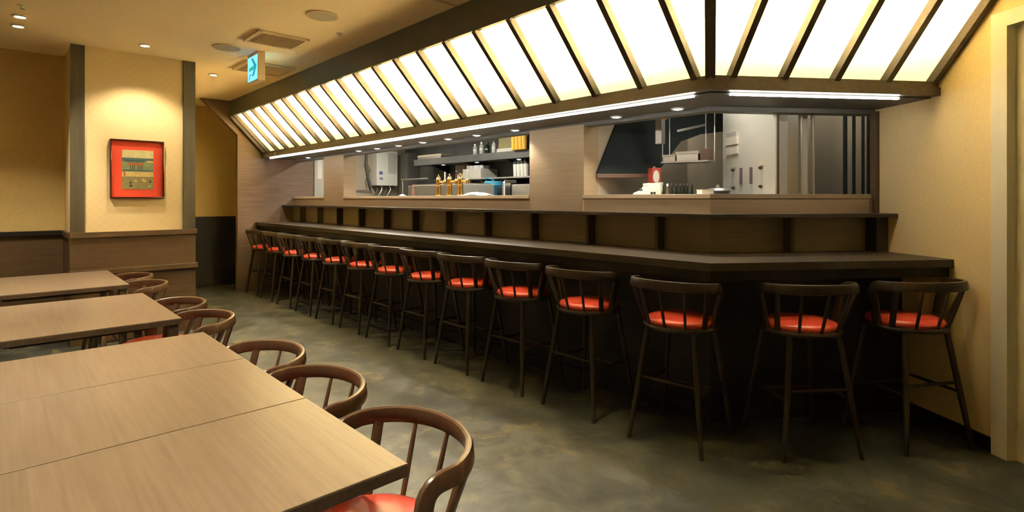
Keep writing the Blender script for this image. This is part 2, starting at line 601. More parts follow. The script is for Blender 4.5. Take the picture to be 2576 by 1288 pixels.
# pale ledge along the openings: one board per opening
for x0, x1 in ((-8.60, -7.55), (-6.93, -3.40)):
    struct(MB().box(x0, x1, YC + 0.565, YC + 0.86, 1.36, 1.39), 'ledge', 'ledge_wood', wk, bevel=0.003)
a0, a1 = bend(0.55), bend(0.88)
mb = MB().prism([(-2.785, YC + 0.55), a0[:2], a1[:2], (-2.785, YC + 0.88)], 1.36, 1.39)
struct(mb, 'ledge', 'ledge_wood', wk, bevel=0.003)
mb = MB().prism([a0[:2], tuple(W(1.43, 0.55)[:2]), tuple(W(1.43, 0.88)[:2]), a1[:2]], 1.36, 1.39)
struct(mb, 'ledge', 'fascia_wood', wk, bevel=0.003)  # darker wood stands in for the dimmer light on this stretch
b0, b1 = bend(0.555), bend(0.58)
mb = MB().prism([(-2.77, YC + 0.555), b0[:2], b1[:2], (-2.77, YC + 0.58)], 1.262, 1.36)
struct(mb, 'front_board', 'fascia_wood', wk)
mb = MB().prism([b0[:2], tuple(W(1.42, 0.555)[:2]), tuple(W(1.42, 0.58)[:2]), b1[:2]], 1.262, 1.36)
struct(mb, 'front_board', 'fascia_wood', wk)
struct(MB().box(-2.785, -2.77, YC + 0.555, YC + 0.58, 1.262, 1.36), 'edge_strip', 'ledge_wood', wk)
struct(MB().wbox(L2 - 0.022, L2, 0.545, 0.60, 1.262, 1.95), 'jamb', 'wainscot_wood', wk)
# soffit over the bar and kitchen ceiling
struct(band(0.15, 0.60, 1.965, 1.985), 'trim_2', 'soffit_grey')
mb = MB().box(-8.66, -2.9, YC + 0.68, 5.45, 2.45, 2.50)
mb.prism([(-2.9, YC + 0.68), bend(0.68)[:2], W(L2 + 0.48, 0.68)[:2], W(L2 + 0.48, 3.6)[:2], (-2.9, 5.45)], 2.45, 2.50)
struct(mb, 'ceiling_kitchen', 'kitchen_ceiling')
struct(MB().wbox(0.98, L2 + 0.40, 2.35, 2.43, 0, 2.45), 'wall_grill', 'kitchen_wall')

# ================================================================== LIGHT CANOPY OVER THE BAR
P_TOP, P_BOT = (-0.33, 2.575), (0.155, 2.055)      # (t, z) of the sloping pane edges
pn = Vector((P_BOT[1] - P_TOP[1], -(P_BOT[0] - P_TOP[0]))).normalized()   # (t,z) pointing to the guests, down
canopy = thing('light_canopy', 'long sloping canopy of back-lit paper panes between dark rafters above the bar', 'light canopy', (-5.0, 2.7, 1.97))

def run_pt(x, t, z):
    return Vector((x, YC + t, z))

def pane(q):
    # q: four points of the pane, thin sheet pushed away from the guests
    nrm = (q[1] - q[0]).cross(q[3] - q[0]).normalized()
    if nrm.z < 0:
        nrm = -nrm
    MB().slab(q, nrm * 0.004).build('light_pane', 'lit_pane', canopy)

RAF = [-8.426 + 0.36 * k for k in range(20)]
edges = [XEND] + RAF
for i in range(len(edges) - 1):
    x0, x1 = edges[i], edges[i + 1]
    pane([run_pt(x0, *P_BOT), run_pt(x1, *P_BOT), run_pt(x1, *P_TOP), run_pt(x0, *P_TOP)])
hb, htp = bend(*P_BOT), bend(*P_TOP)
pane([run_pt(RAF[-1], *P_BOT), hb, htp, run_pt(RAF[-1], *P_TOP)])
SR = [0.19, 0.505, 0.83, 1.16]
pane([hb, W(SR[0], *P_BOT), W(SR[0], *P_TOP), htp])
for s0, s1 in zip(SR, SR[1:] + [L2]):
    pane([W(s0, *P_BOT), W(s1, *P_BOT), W(s1, *P_TOP), W(s0, *P_TOP)])
RD = 0.055
def rafter(a, b, wid):
    # a lower, b upper end; bar stands proud of the pane towards the guests
    d = (b - a).normalized()
    side = d.cross(Vector((0, 0, 1))).normalized()
    up = side.cross(d)
    off = -up * (RD / 2 - 0.006)
    MB().bar(a + off, b + off, wid, RD, up).build('rafter', 'beam_wood', canopy, bevel=0.003)
for x in [XEND + 0.02] + RAF:
    rafter(run_pt(x, *P_BOT) - Vector((0, 0.0, 0)), run_pt(x, *P_TOP), 0.038)
rafter(hb, htp, 0.055)
for s in SR + [L2 - 0.022]:
    rafter(W(s, *P_BOT), W(s, *P_TOP), 0.038)
band(0.100, 0.165, 2.018, 2.056).build('lower_rail', 'beam_wood', canopy)
band(0.085, 0.135, 1.972, 2.018).build('lower_beam', 'beam_wood', canopy)
band(-0.352, -0.318, 2.555, ZCEIL - 0.002).build('upper_fascia', 'soffit_grey', canopy)
# fluorescent tubes inside the light box
for k in range(6):
    x0 = -8.3 + k * 1.15
    MB().tube([(x0, YC + 0.07, 2.50), (x0 + 1.1, YC + 0.07, 2.50)], 0.014, n=8).build('fluorescent_tube', 'tube_warm', canopy)
MB().tube([W(0.22, 0.07, 2.50), W(1.10, 0.07, 2.50)], 0.014, n=8).build('fluorescent_tube', 'tube_warm', canopy)
band(0.068, 0.579, 2.431, 2.439).build('light_baffle', 'white_matte', canopy)  # unseen board, added to keep tube light off the lower pane edge
band(0.068, 0.579, 2.423, 2.431).build('baffle_underside', 'baseboard_black', canopy)  # added black lining, cuts stray light below the board
# LED strips under the lower beam
led = MB().box(-8.44, bend(0.155).x - 0.10, YC + 0.146, YC + 0.162, 1.955, 1.966).build('led_strip', 'led_white')
tag(led, 'long thin white light strip running under the beam of the straight bar', 'light strip')
led = MB().wbox(0.20, 1.27, 0.146, 0.162, 1.955, 1.966).build('led_strip', 'led_white')
tag(led, 'short thin white light strip under the beam of the angled bar end', 'light strip')

# soffit downlights above the serving ledge
SOF = [-7.9, -6.36, -5.9, -5.42, -4.93, -4.48, -4.03, -3.50, -2.42, -1.92]
proto = thing('soffit_downlight', '', 'downlight', (0, 0, 0))
MB().lathe([(0.032, 0.0), (0.044, 0.0), (0.046, -0.006), (0.033, -0.008)], n=20, cap=False).build('trim_ring', 'white_enamel', proto, smooth=True, local=True)
MB().lathe([(0.033, -0.002), (0.020, -0.010), (0.004, -0.013)], n=18).build('lamp_lens', 'lamp_cool', proto, smooth=True, local=True)
for i, x in enumerate(SOF):
    lab = 'small bright soffit downlight above the kitchen ledge, number %s counted from the wooden partition' % ['one', 'two', 'three', 'four', 'five', 'six', 'seven', 'eight', 'nine', 'ten'][i]
    o = proto if i == 0 else dup(proto, (0, 0, 0), 0, lab)
    o.location = (x, YC + 0.50, 1.964)
    o['label'] = lab
    o['group'] = 'downlights in the bar soffit'
    lamp('soffit_spot', 'SPOT', (x, YC + 0.50, 1.945), P_SOFFIT, COOL, size=0.02, angle=120, blend=0.6)

# ================================================================== BAR COUNTER
bar = thing('bar_counter', 'long dark wooden bar counter bending along the open kitchen', 'bar counter', (-5.0, 3.1, 0))
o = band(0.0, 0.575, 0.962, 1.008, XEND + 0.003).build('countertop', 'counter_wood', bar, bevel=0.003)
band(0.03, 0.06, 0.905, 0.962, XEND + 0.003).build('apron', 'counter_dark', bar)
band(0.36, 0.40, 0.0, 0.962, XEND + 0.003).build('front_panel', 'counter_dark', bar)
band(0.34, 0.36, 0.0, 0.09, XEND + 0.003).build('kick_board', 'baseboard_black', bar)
shelf = thing('counter_shelf', 'raised dark wooden shelf on divider boards along the back of the bar', 'shelf', (-5.0, 3.3, 1.008))
band(0.39, 0.578, 1.238, 1.262).build('shelf_board', 'counter_wood', shelf, bevel=0.002)
band(0.566, 0.578, 1.008, 1.238).build('back_board', 'shelf_wood', shelf)
for k in range(11):
    x = -2.06 - 0.608 * k
    MB().box(x - 0.024, x, YC + 0.48, YC + 0.566, 1.008, 1.238).build('divider', 'divider_wood', shelf)
MB().wbox(0.80, 0.824, 0.48, 0.566, 1.008, 1.238).build('divider', 'divider_wood', shelf)
MB().wbox(1.40, L2 - 0.001, 0.47, 0.566, 1.008, 1.238).build('end_block', 'counter_wood', shelf)

# ================================================================== STOOLS AND CHAIRS
def seat_assembly(root, H, wmat, spread_top, spread_bot, stretch):
    """origin on the floor under the seat centre, the back towards +y; H is the height of the wooden seat top"""
    MB().lathe([(0.185, -0.030), (0.208, -0.024), (0.212, -0.012), (0.206, 0.0), (0.19, 0.0)], (0, 0, H), n=40).build('seat_frame', wmat, root, smooth=True, local=True)
    MB().lathe([(0.190, 0.0), (0.193, 0.012), (0.186, 0.026), (0.160, 0.037), (0.10, 0.043), (0.01, 0.045)], (0, 0, H), n=40).build('seat_pad', 'red_leather', root, smooth=True, local=True)
    # bent rail: round the back, along the sides, then down to the seat
    ZT = H + 0.225
    path, nor = [], []
    side = []
    xs = 0.240
    for zz in (H - 0.012, H + 0.06, H + 0.13):
        f = (zz - H) / 0.17
        side.append((Vector((0.196 + 0.036 * max(0, f), 0.015 + 0.006 * f, zz)), Vector((1, 0, 0.1))))
    for k in range(0, 6):
        a = math.radians(18 * k)
        side.append((Vector((xs - 0.004 * (1 - k / 5), 0.072 - 0.052 * math.cos(a), ZT - 0.052 + 0.052 * math.sin(a))), Vector((1, 0, 0.05))))
    arc = []
    NSEG = 28
    for k in range(NSEG + 1):
        th = math.radians(-82 + 164 * k / NSEG)
        x = (xs + 0.008) * math.sin(th) / math.sin(math.radians(82))
        y = 0.052 + 0.212 * max(0.0, math.cos(th)) ** 0.9
        lift = 0.012 * math.cos(th)
        arc.append((Vector((x, y, ZT + lift)), Vector((math.sin(th) * 1.0, math.cos(th) * 1.0, 0.12))))
    left = [(Vector((-p.x, p.y, p.z)), Vector((-n.x, n.y, n.z))) for p, n in side]
    seq = left + arc[1:-1] + side[::-1]
    MB().ribbon([p for p, n in seq], [n for p, n in seq], 0.054, 0.023).build('back_rail', wmat, root, smooth=True, local=True)
    for th, kind in ((-62, 's'), (-31, 'r'), (0, 'r'), (31, 'r'), (62, 's')):
        a = math.radians(th)
        x = (xs + 0.008) * math.sin(a) / math.sin(math.radians(82))
        y = 0.052 + 0.212 * math.cos(a) ** 0.9
        top = Vector((x, y, ZT - 0.012))
        bot = Vector((0.198 * math.sin(a * 1.02), 0.198 * math.cos(a * 1.02), H - 0.006))
        if kind == 's':
            m = MB()
            m.ribbon([bot, bot.lerp(top, 0.5), top], [Vector((math.sin(a), math.cos(a), 0))] * 3, 0.032, 0.017)
            m.build('side_slat', wmat, root, smooth=True, local=True)
        else:
            MB().tube([bot, bot.lerp(top, 0.35), bot.lerp(top, 0.7), top], [0.0075, 0.0085, 0.0075, 0.006], n=8).build('spindle', wmat, root, smooth=True, local=True)
    tp, bt = spread_top, spread_bot
    for sx in (-1, 1):
        for sy in (-1, 1):
            t3 = Vector((sx * tp, sy * tp, H - 0.028))
            b3 = Vector((sx * bt, sy * bt, 0))
            MB().tube([b3, b3.lerp(t3, 0.45), t3], [0.0115, 0.0165, 0.0155], n=10).build('leg', wmat, root, smooth=True, local=True)
    def at(z, sx, sy):
        f = z / (H - 0.028)
        q = bt + (tp - bt) * f
        return Vector((sx * q, sy * q, z))
    for (a, b, z) in stretch:
        MB().tube([at(z, *a), at(z, *a).lerp(at(z, *b), 0.5), at(z, *b)], [0.008, 0.0105, 0.008], n=8).build('stretcher', wmat, root, smooth=True, local=True)

STOOL_G = 'bar stools along the counter'
stool = thing('bar_stool', '', 'bar stool', (0, 0, 0))
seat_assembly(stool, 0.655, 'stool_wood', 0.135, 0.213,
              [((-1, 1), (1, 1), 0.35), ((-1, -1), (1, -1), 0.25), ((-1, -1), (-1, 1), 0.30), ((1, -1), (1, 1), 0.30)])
SX = [-8.20, -7.62, -7.02, -6.42, -5.84, -5.25, -4.68, -4.10, -3.525, -2.918, -2.297]
ordn = ['first', 'second', 'third', 'fourth', 'fifth', 'sixth', 'seventh', 'eighth', 'ninth', 'tenth', 'eleventh']
spots = [((x, 2.85, 0), PI, 'dark spindle-back bar stool with red round seat, %s stool from the wooden partition' % ordn[i]) for i, x in enumerate(SX)]
spots.append(((-1.633, 2.862, 0), PI + math.radians(5), 'dark spindle-back bar stool with red round seat standing at the counter bend'))
p13, p14 = W(0.526, 0.008), W(1.185, 0.018)
spots.append(((p13.x, p13.y, 0), PI + BEND - math.radians(3), 'dark spindle-back bar stool with red round seat between counter bend and yellow-wall stool'))
spots.append(((p14.x, p14.y, 0), PI + BEND + math.radians(4), 'dark spindle-back bar stool with red round seat right beside the yellow wall'))
for i, (loc, rz, lab) in enumerate(spots):
    if i == 0:
        stool.location, stool.rotation_euler = loc, (0, 0, rz)
        stool['label'], stool['group'] = lab, STOOL_G
    else:
        dup(stool, loc, rz, lab, STOOL_G)

CHAIR_G = 'dining chairs along the table row'
chair = thing('dining_chair', '', 'dining chair', (0, 0, 0))
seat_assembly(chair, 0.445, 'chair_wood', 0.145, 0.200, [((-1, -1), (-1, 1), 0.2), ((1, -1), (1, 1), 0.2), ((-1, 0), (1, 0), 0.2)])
CH = [(-1.335, 'brown round-back dining chair with red seat at the free end of three joined tables'),
      (-1.930, 'brown round-back dining chair at the middle table of the three joined tables'),
      (-2.460, 'brown round-back dining chair at the last of the three joined tables toward the middle table'),
      (-3.425, 'brown round-back dining chair with red seat at the middle table, on the joined tables side'),
      (-3.995, 'brown round-back dining chair at the middle table, on the pillar side'),
      (-5.080, 'brown round-back dining chair at the table by the pillar, nearer the middle table'),
      (-5.660, 'brown round-back dining chair right in front of the pillar panelling')]
for i, (x, lab) in enumerate(CH):
    loc = (x, 0.725, 0)
    if i == 0:
        chair.location, chair['label'], chair['group'] = loc, lab, CHAIR_G
    else:
        dup(chair, loc, 0, lab, CHAIR_G)

# ================================================================== DINING TABLES
def table(x0, x1, legs, label):
    y0, y1 = -0.075, 0.725
    cx, cy = (x0 + x1) / 2, (y0 + y1) / 2
    t = thing('dining_table', label, 'table', (cx, cy, 0), 0, 'dining tables in the row')
    MB().box(x0, x1, y0, y1, 0.714, 0.720).build('tabletop', 'table_wood', t, bevel=0.002)
    MB().box(x0, x1, y0, y1, 0.688, 0.714).build('edge_band', 'table_edge', t, bevel=0.002)
    if legs:
        for lx in (x0 + 0.012, x1 - 0.057):
            for ly in (y0 + 0.012, y1 - 0.057):
                MB().box(lx, lx + 0.045, ly, ly + 0.045, 0, 0.690).build('leg', 'counter_wood', t, bevel=0.003)
        for lx in (x0 + 0.10, x1 - 0.12):
            MB().box(lx, lx + 0.02, y0 + 0.12, y1 - 0.12, 0.660, 0.690).build('apron', 'counter_wood', t)
        for ly in (y0 + 0.10, y1 - 0.12):
            MB().box(x0 + 0.12, x1 - 0.12, ly, ly + 0.02, 0.660, 0.690).build('apron', 'counter_wood', t)
    else:
        MB().box(cx - 0.035, cx + 0.035, cy - 0.035, cy + 0.035, 0.03, 0.66).build('pedestal', 'counter_dark', t, bevel=0.004)
        MB().box(cx - 0.20, cx + 0.20, cy - 0.24, cy + 0.24, 0.66, 0.690).build('top_plate', 'counter_dark', t)
        MB().box(cx - 0.22, cx + 0.22, cy - 0.27, cy + 0.27, 0.0, 0.03).build('base_plate', 'counter_dark', t, bevel=0.006)
    return t
table(-1.737, -1.140, False, 'brown square-edged dining table at the free end of three joined tables')
table(-2.337, -1.741, False, 'brown dining table standing in the middle of the three joined tables')
table(-2.937, -2.341, False, 'brown dining table of the three joined ones beside the gap')
table(-4.435, -3.355, True, 'brown four-legged dining table standing alone between the other tables')
table(-6.060, -4.945, True, 'brown four-legged dining table standing in front of the papered pillar')

# ================================================================== PICTURE ON THE PILLAR
pc = Vector((-6.44, 1.008, 1.36))
pic = thing('framed_picture', 'framed print with wide red mat in dark red lacquer frame on the pillar', 'picture', pc)
y0, y1, z0, z1 = 0.786, 1.230, 1.362, 1.930
fw = 0.014
mb = MB().box(-6.44, -6.400, y0, y1, z0, z0 + fw).box(-6.44, -6.400, y0, y1, z1 - fw, z1)
mb.box(-6.44, -6.400, y0, y0 + fw, z0 + fw, z1 - fw).box(-6.44, -6.400, y1 - fw, y1, z0 + fw, z1 - fw)
mb.build('frame', 'lacquer', pic, bevel=0.005, smooth=True)
MB().box(-6.438, -6.424, y0 + fw, y1 - fw, z0 + fw, z1 - fw).build('mat_board', 'red_mat', pic)
pr_ = MB().box(-6.424, -6.4225, 0.884, 1.140, 1.450, 1.832).build('print', 'print_sky', pic)
def art(name, ya, yb, za, zb, mat, lift):
    # fractions of the print from its left and bottom edges
    Y0, Z0, wy, hz = 0.884, 1.450, 0.256, 0.382
    MB().box(-6.4225, -6.4225 + lift, Y0 + ya * wy, Y0 + yb * wy, Z0 + za * hz, Z0 + zb * hz).build(name, mat, pr_)
art('printed_band', 0, 1, 0.46, 0.80, 'print_green', 0.0004)
art('printed_band', 0, 1, 0.72, 0.80, 'print_teal', 0.0006)
art('printed_band', 0.08, 0.7, 0.69, 0.73, 'print_teal', 0.0006)
art('printed_roof', 0.17, 0.68, 0.61, 0.68, 'print_rust', 0.0008)
art('printed_roof', 0.78, 1, 0.69, 0.74, 'print_sand', 0.0008)
for q in (0.25, 0.31, 0.37, 0.50, 0.56, 0.62):
    art('printed_post', q, q + 0.025, 0.50, 0.61, 'print_ink', 0.0008)
art('printed_band', 0, 1, 0.455, 0.50, 'print_teal', 0.0010)
art('printed_band', 0.10, 1, 0.325, 0.455, 'print_sand', 0.0006)
art('printed_band', 0.04, 0.10, 0.34, 0.455, 'print_rust', 0.0006)
art('printed_band', 0, 1, 0, 0.325, 'print_olive', 0.0005)
random.seed(3)
for k in range(12):
    a, b = random.uniform(0.03, 0.88), random.uniform(0.04, 0.22)
    art('printed_figure', a, a + random.uniform(0.04, 0.1), b, b + random.uniform(0.03, 0.08), random.choice(['print_ink', 'print_green', 'print_olive', 'print_sand']), 0.0006 + 0.0001 * k)

# ================================================================== CEILING FITTINGS
def downlight(x, y, label, power, angle=75, blend=0.5, aim=None):
    t = thing('ceiling_downlight', label, 'downlight', (x, y, ZCEIL - 0.012), 0, 'warm downlights in the dining ceiling')
    MB().lathe([(0.036, 0.012), (0.050, 0.012), (0.052, 0.004), (0.037, 0.0)], n=24, cap=False).build('trim_ring', 'white_plastic', t, smooth=True, local=True)
    MB().lathe([(0.037, 0.008), (0.028, 0.004), (0.004, 0.003)], n=20).build('lamp_lens', 'lamp_warm', t, smooth=True, local=True)
    lamp('downlight_beam', 'SPOT', (x, y, ZCEIL - 0.03), power, WARM2, size=0.035, angle=angle, blend=blend, rot=aim)
    return t
downlight(-6.02, 1.003, 'small warm downlight in the ceiling just before the pillar picture', P_DINING * 0.42, 112, 0.55)
downlight(-6.91, 1.81, 'small warm downlight in the ceiling of the passage behind the pillar', P_DINING * 0.22, 58)
downlight(-5.73, 0.135, 'small warm downlight over the table by the pillar, farther from the wall', P_DINING * 0.75, 90)
downlight(-6.055, 0.132, 'small warm downlight over the table by the pillar, closer to the wall', P_DINING * 0.45, 90)
EXTRA = [(-4.0, 0.14), (-3.7, 0.14), (-1.95, 0.14), (-1.65, 0.14), (-0.2, -0.6), (0.6, 0.4), (1.6, -0.6), (-2.6, -1.3), (-4.6, -1.3)]  # downlights added beyond the view to lift tables, floor and ceiling
for i, (x, y) in enumerate(EXTRA):
    lab = ['above the middle table, on the pillar side', 'above the middle table, on the joined tables side',
           'above the middle one of the joined tables', 'above the table at the free end', 'over the open floor beside the tables',
           'over the open floor toward the door', 'over the entrance floor', 'by the back wall near the joined tables', 'by the back wall near the middle table'][i]
    downlight(x, y, 'added out-of-view warm ceiling downlight ' + lab, P_DINING * (0.75 if i < 4 else 0.75), 95)

def vent(x0, x1, y0, y1, label):
    t = thing('ceiling_vent', label, 'air vent', ((x0 + x1) / 2, (y0 + y1) / 2, ZCEIL - 0.02))
    w = 0.03
    mb = MB().box(x0, x1, y0, y0 + w, ZCEIL - 0.02, ZCEIL).box(x0, x1, y1 - w, y1, ZCEIL - 0.02, ZCEIL)
    mb.box(x0, x0 + w, y0 + w, y1 - w, ZCEIL - 0.02, ZCEIL).box(x1 - w, x1, y0 + w, y1 - w, ZCEIL - 0.02, ZCEIL)
    mb.build('vent_frame', 'vent_cream', t, bevel=0.003)
    MB().box(x0 + w, x1 - w, y0 + w, y1 - w, ZCEIL - 0.004, ZCEIL - 0.001).build('backing', 'grille_dark', t)
    n = 15
    for k in range(n):
        y = y0 + w + (y1 - y0 - 2 * w) * (k + 0.5) / n
        MB().bar((x0 + w, y, ZCEIL - 0.011), (x1 - w, y, ZCEIL - 0.011), 0.014, 0.003, (0, 0.6, 1)).build('slat', 'vent_cream', t)
vent(-5.21, -4.80, 1.60, 2.04, 'square slatted ceiling air vent beside the green exit sign')
vent(-6.45, -5.95, 1.87, 2.37, 'square slatted ceiling air vent behind the exit sign, toward the passage')

def speaker(x, y, label):
    t = thing('ceiling_speaker', label, 'speaker', (x, y, ZCEIL - 0.012), 0, 'round ceiling speakers')
    MB().lathe([(0.098, 0.012), (0.120, 0.012), (0.122, 0.004), (0.112, 0.0), (0.100, 0.003)], n=40, cap=False).build('trim_ring', 'vent_cream', t, smooth=True, local=True)
    MB().lathe([(0.101, 0.010), (0.098, 0.003), (0.05, 0.001), (0.003, 0.0005)], n=40).build('speaker_grille', 'speaker_mesh', t, smooth=True, local=True)
speaker(-4.11, 1.842, 'round ceiling speaker standing clear between the vent and the light canopy')
speaker(-5.585, 1.575, 'round ceiling speaker right beside the lit exit sign')

def sprinkler(x, y, label, cat='sprinkler'):
    t = thing('sprinkler_head', label, cat, (x, y, ZCEIL - 0.03))
    MB().lathe([(0.004, 0.006), (0.010, 0.008), (0.012, 0.022), (0.030, 0.026), (0.032, 0.03)], n=18).build('escutcheon', 'white_plastic', t, smooth=True, local=True)
    MB().lathe([(0.006, 0.0), (0.016, 0.001), (0.016, 0.004), (0.005, 0.007)], n=14).build('deflector', 'steel', t, smooth=True, local=True)
sprinkler(-4.453, 2.154, 'tiny ceiling sprinkler head near the slatted vent and the canopy edge')
sprinkler(-5.398, 0.142, 'tiny ceiling sprinkler head in line with the two warm downlights')
sd = MB().box(-3.243, -3.213, 1.2, YC - 0.36, ZCEIL - 0.004, ZCEIL + 0.001).build('linear_diffuser', 'vent_cream')
tag(sd, 'thin pale straight slot strip set into the ceiling before the light canopy', 'slot diffuser')

# exit sign hanging from the ceiling
sg = thing('exit_sign', 'hanging lit exit sign with green arrow on pale blue face', 'exit sign', (-5.66, 1.86, 2.50))
sx0, sx1, sy0, sy1 = -5.80, -5.50, 1.83, 1.895
MB().box(sx0, sx1, sy0, sy1, 2.500, 2.776).build('housing', 'vent_cream', sg, bevel=0.004)
for yy, d in ((sy0, -1), (sy1, 1)):
    MB().box(sx0 + 0.014, sx1 - 0.014, min(yy, yy + d * 0.004), max(yy, yy + d * 0.004), 2.514, 2.750).build('sign_panel', 'sign_face', sg)
def chev(pts, mat, name):
    MB().slab([(sx0 + u * 0.30, sy0 - 0.005, 2.50 + w * 0.27) for u, w in pts], (0, 0.0015, 0)).build(name, mat, sg)
chev([(0.38, 0.86), (0.56, 0.86), (0.90, 0.52), (0.70, 0.52)], 'sign_arrow', 'arrow')
chev([(0.70, 0.52), (0.90, 0.52), (0.64, 0.20), (0.46, 0.20)], 'sign_arrow', 'arrow')
chev([(0.20, 0.40), (0.20, 0.54), (0.74, 0.58), (0.74, 0.44)], 'sign_door', 'arrow')
chev([(0.20, 0.10), (0.26, 0.10), (0.30, 0.30), (0.24, 0.30)], 'sign_arrow', 'running_figure')
chev([(0.24, 0.24), (0.24, 0.30), (0.42, 0.30), (0.42, 0.26)], 'sign_arrow', 'running_figure')

# ================================================================== KITCHEN, BAR SIDE
def shelf_board(x0, x1, y0, y1, z, label, th=0.03, mat='black_plastic'):
    t = thing('wall_shelf', label, 'shelf', ((x0 + x1) / 2, y1, z - th))
    MB().box(x0, x1, y0, y1, z - th, z).build('board', mat, t, bevel=0.003)
    for k in range(4):
        x = x0 + (x1 - x0) * (k + 0.5) / 4
        MB().slab([(x - 0.01, y1, z - th), (x - 0.01, y0 + 0.05, z - th), (x - 0.01, y1, z - th - 0.14)], (0.02, 0, 0)).build('bracket', 'black_metal', t)
    return t
Z_S1, Z_S2 = 2.00, 1.655
shelf_board(-7.75, -4.2, 5.05, 5.45, Z_S1, 'high dark shelf on the kitchen back wall under the bar lights', th=0.10, mat='kitchen_dark')
shelf_board(-6.35, -4.2, 5.05, 5.45, Z_S2, 'lower pale-edged shelf with white cups on the kitchen back wall', th=0.02, mat='steel_soft')
# glowing discs standing in for downlight reflections in the dark cabinet
for i, (px, py) in enumerate(((1115, 400), (1200, 393), (1305, 383))):
    p = on_y(px, py, 5.12)
    t = thing('reflection_disc', 'small glowing disc for a downlight reflection under the high kitchen shelf, %s from the water heater' % ordn[i], 'reflection stand-in', (p.x, p.y, Z_S1 - 0.112), 0, 'reflection discs under the high shelf')
    MB().lathe([(0.036, 0.012), (0.038, 0.004), (0.030, 0.0)], n=18).build('casing', 'steel', t, smooth=True, local=True)
    MB().lathe([(0.030, 0.001), (0.02, -0.003), (0.003, -0.004)], n=16).build('lamp_lens', 'lamp_cool', t, smooth=True, local=True)

# water heater on the end wall
ht = thing('water_heater', 'white wall-mounted gas water heater above a tangle of pipes', 'water heater', (-8.66, 4.97, 1.58))
MB().box(-8.66, -8.46, 4.765, 5.172, 1.585, 2.19).build('casing', 'white_enamel', ht, bevel=0.008)
MB().box(-8.461, -8.456, 4.985, 5.15, 1.80, 2.15).build('cover_plate', 'grey_plate', ht)
MB().box(-8.461, -8.456, 4.81, 4.875, 1.775, 1.83).build('label_plate', 'blue_print', ht)
MB().box(-8.461, -8.456, 4.82, 4.88, 1.69, 1.72).build('display', 'blue_print', ht)
MB().box(-8.461, -8.457, 4.80, 4.95, 1.74, 1.752).build('trim_strip', 'white_matte', ht)
for k in range(4):
    y = 4.82 + 0.085 * k
    MB().tube([(-8.56, y, 1.59), (-8.55, y + 0.01, 1.52), (-8.54, y - 0.03, 1.46), (-8.56, y - 0.06, 1.40), (-8.58, y - 0.06, 1.2)], 0.009, n=8).build('pipe', ['rubber_grey', 'steel'][k % 2], ht, smooth=True)
fl = MB()
fl.tube([(-8.6, 4.66, 2.25), (-8.6, 4.64, 1.95), (-8.59, 4.66, 1.80), (-8.58, 4.70, 1.62), (-8.58, 4.73, 1.53)], 0.022, n=10)
fl.tube([(-8.6, 4.63, 2.0), (-8.56, 4.70, 1.85), (-8.56, 4.62, 1.70), (-8.58, 4.66, 1.58)], 0.008, n=6)
o = fl.build('flexible_duct', 'rubber_grey', smooth=True)
tag(o, 'grey flexible duct hanging beside the white water heater', 'duct')
wp = MB().tube([(-8.62, 4.44, 0.9), (-8.62, 4.44, 1.86), (-8.640, 4.44, 1.90)], 0.009, n=8)
wp.tube([(-8.62, 4.44, 1.50), (-8.60, 4.75, 1.50)], 0.009, n=8)
o = wp.build('water_pipe', 'steel', smooth=True)
tag(o, 'thin upright steel water pipe with a side branch beside the heater', 'pipe')
o = MB().box(-8.657, -8.645, 4.20, 4.755, 0.9, 1.88).build('splash_board', 'plank_tan')
tag(o, 'tan splash board on the kitchen end wall behind the pipes', 'board')
o = MB().box(-8.60, -8.597, 3.775, 3.85, 1.68, 1.98).build('paper_notice', 'white_matte')
tag(o, 'narrow white paper notice taped to the grey post by the partition', 'notice')
# back counter
mb = MB().box(-8.6, -3.05, 4.85, 5.44, 0, 0.90)
bc = thing('kitchen_counter', 'steel-topped kitchen counter along the back wall behind the bar', 'counter', (-5.8, 5.1, 0))
mb.build('body', 'kitchen_dark', bc)
MB().box(-8.62, -3.03, 4.82, 5.445, 0.90, 0.94).build('worktop', 'steel_soft', bc)
ck = thing('dark_cabinet', 'tall dark cabinet beside the white water heater', 'cabinet', (-8.25, 5.3, 0.94))
MB().box(-8.42, -8.18, 5.22, 5.44, 0.94, 2.16).build('body', 'kitchen_dark', ck)
MB().box(-8.41, -8.19, 5.205, 5.22, 1.0, 2.14).build('door', 'kitchen_dark', ck)
# faucet rail
o = MB().tube([(-7.85, 4.9, 0.94), (-7.85, 4.9, 1.66), (-7.85, 4.88, 1.67), (-7.10, 4.88, 1.67)], 0.016, n=10).build('swing_faucet', 'steel', smooth=True)
tag(o, 'steel swing pipe standing on the kitchen back counter', 'faucet')
# upright tan planks
for k in range(3):
    x = -6.95 + 0.125 * k
    o = MB().box(x, x + 0.115, 5.30, 5.335, 0.94, 1.885).build('plank', 'plank_tan', bevel=0.003)
    tag(o, 'tan upright plank behind the beer taps, %s from the water heater' % ordn[k], 'plank', 'tan planks behind the beer taps')
# beer server behind the taps
bs = thing('beer_server', 'pale steel beer server box behind the three brass taps', 'beer server', (-6.4, 4.7, 0))
MB().box(-6.75, -5.45, 4.30, 4.80, 0, 1.545).build('body', 'grey_plate', bs, bevel=0.01)
MB().box(-6.70, -5.50, 4.34, 4.78, 1.545, 1.56).build('lid', 'steel_soft', bs)
MB().box(-6.64, -6.36, 4.36, 4.60, 1.56, 1.625).build('drip_hood', 'black_plastic', bs, bevel=0.01)
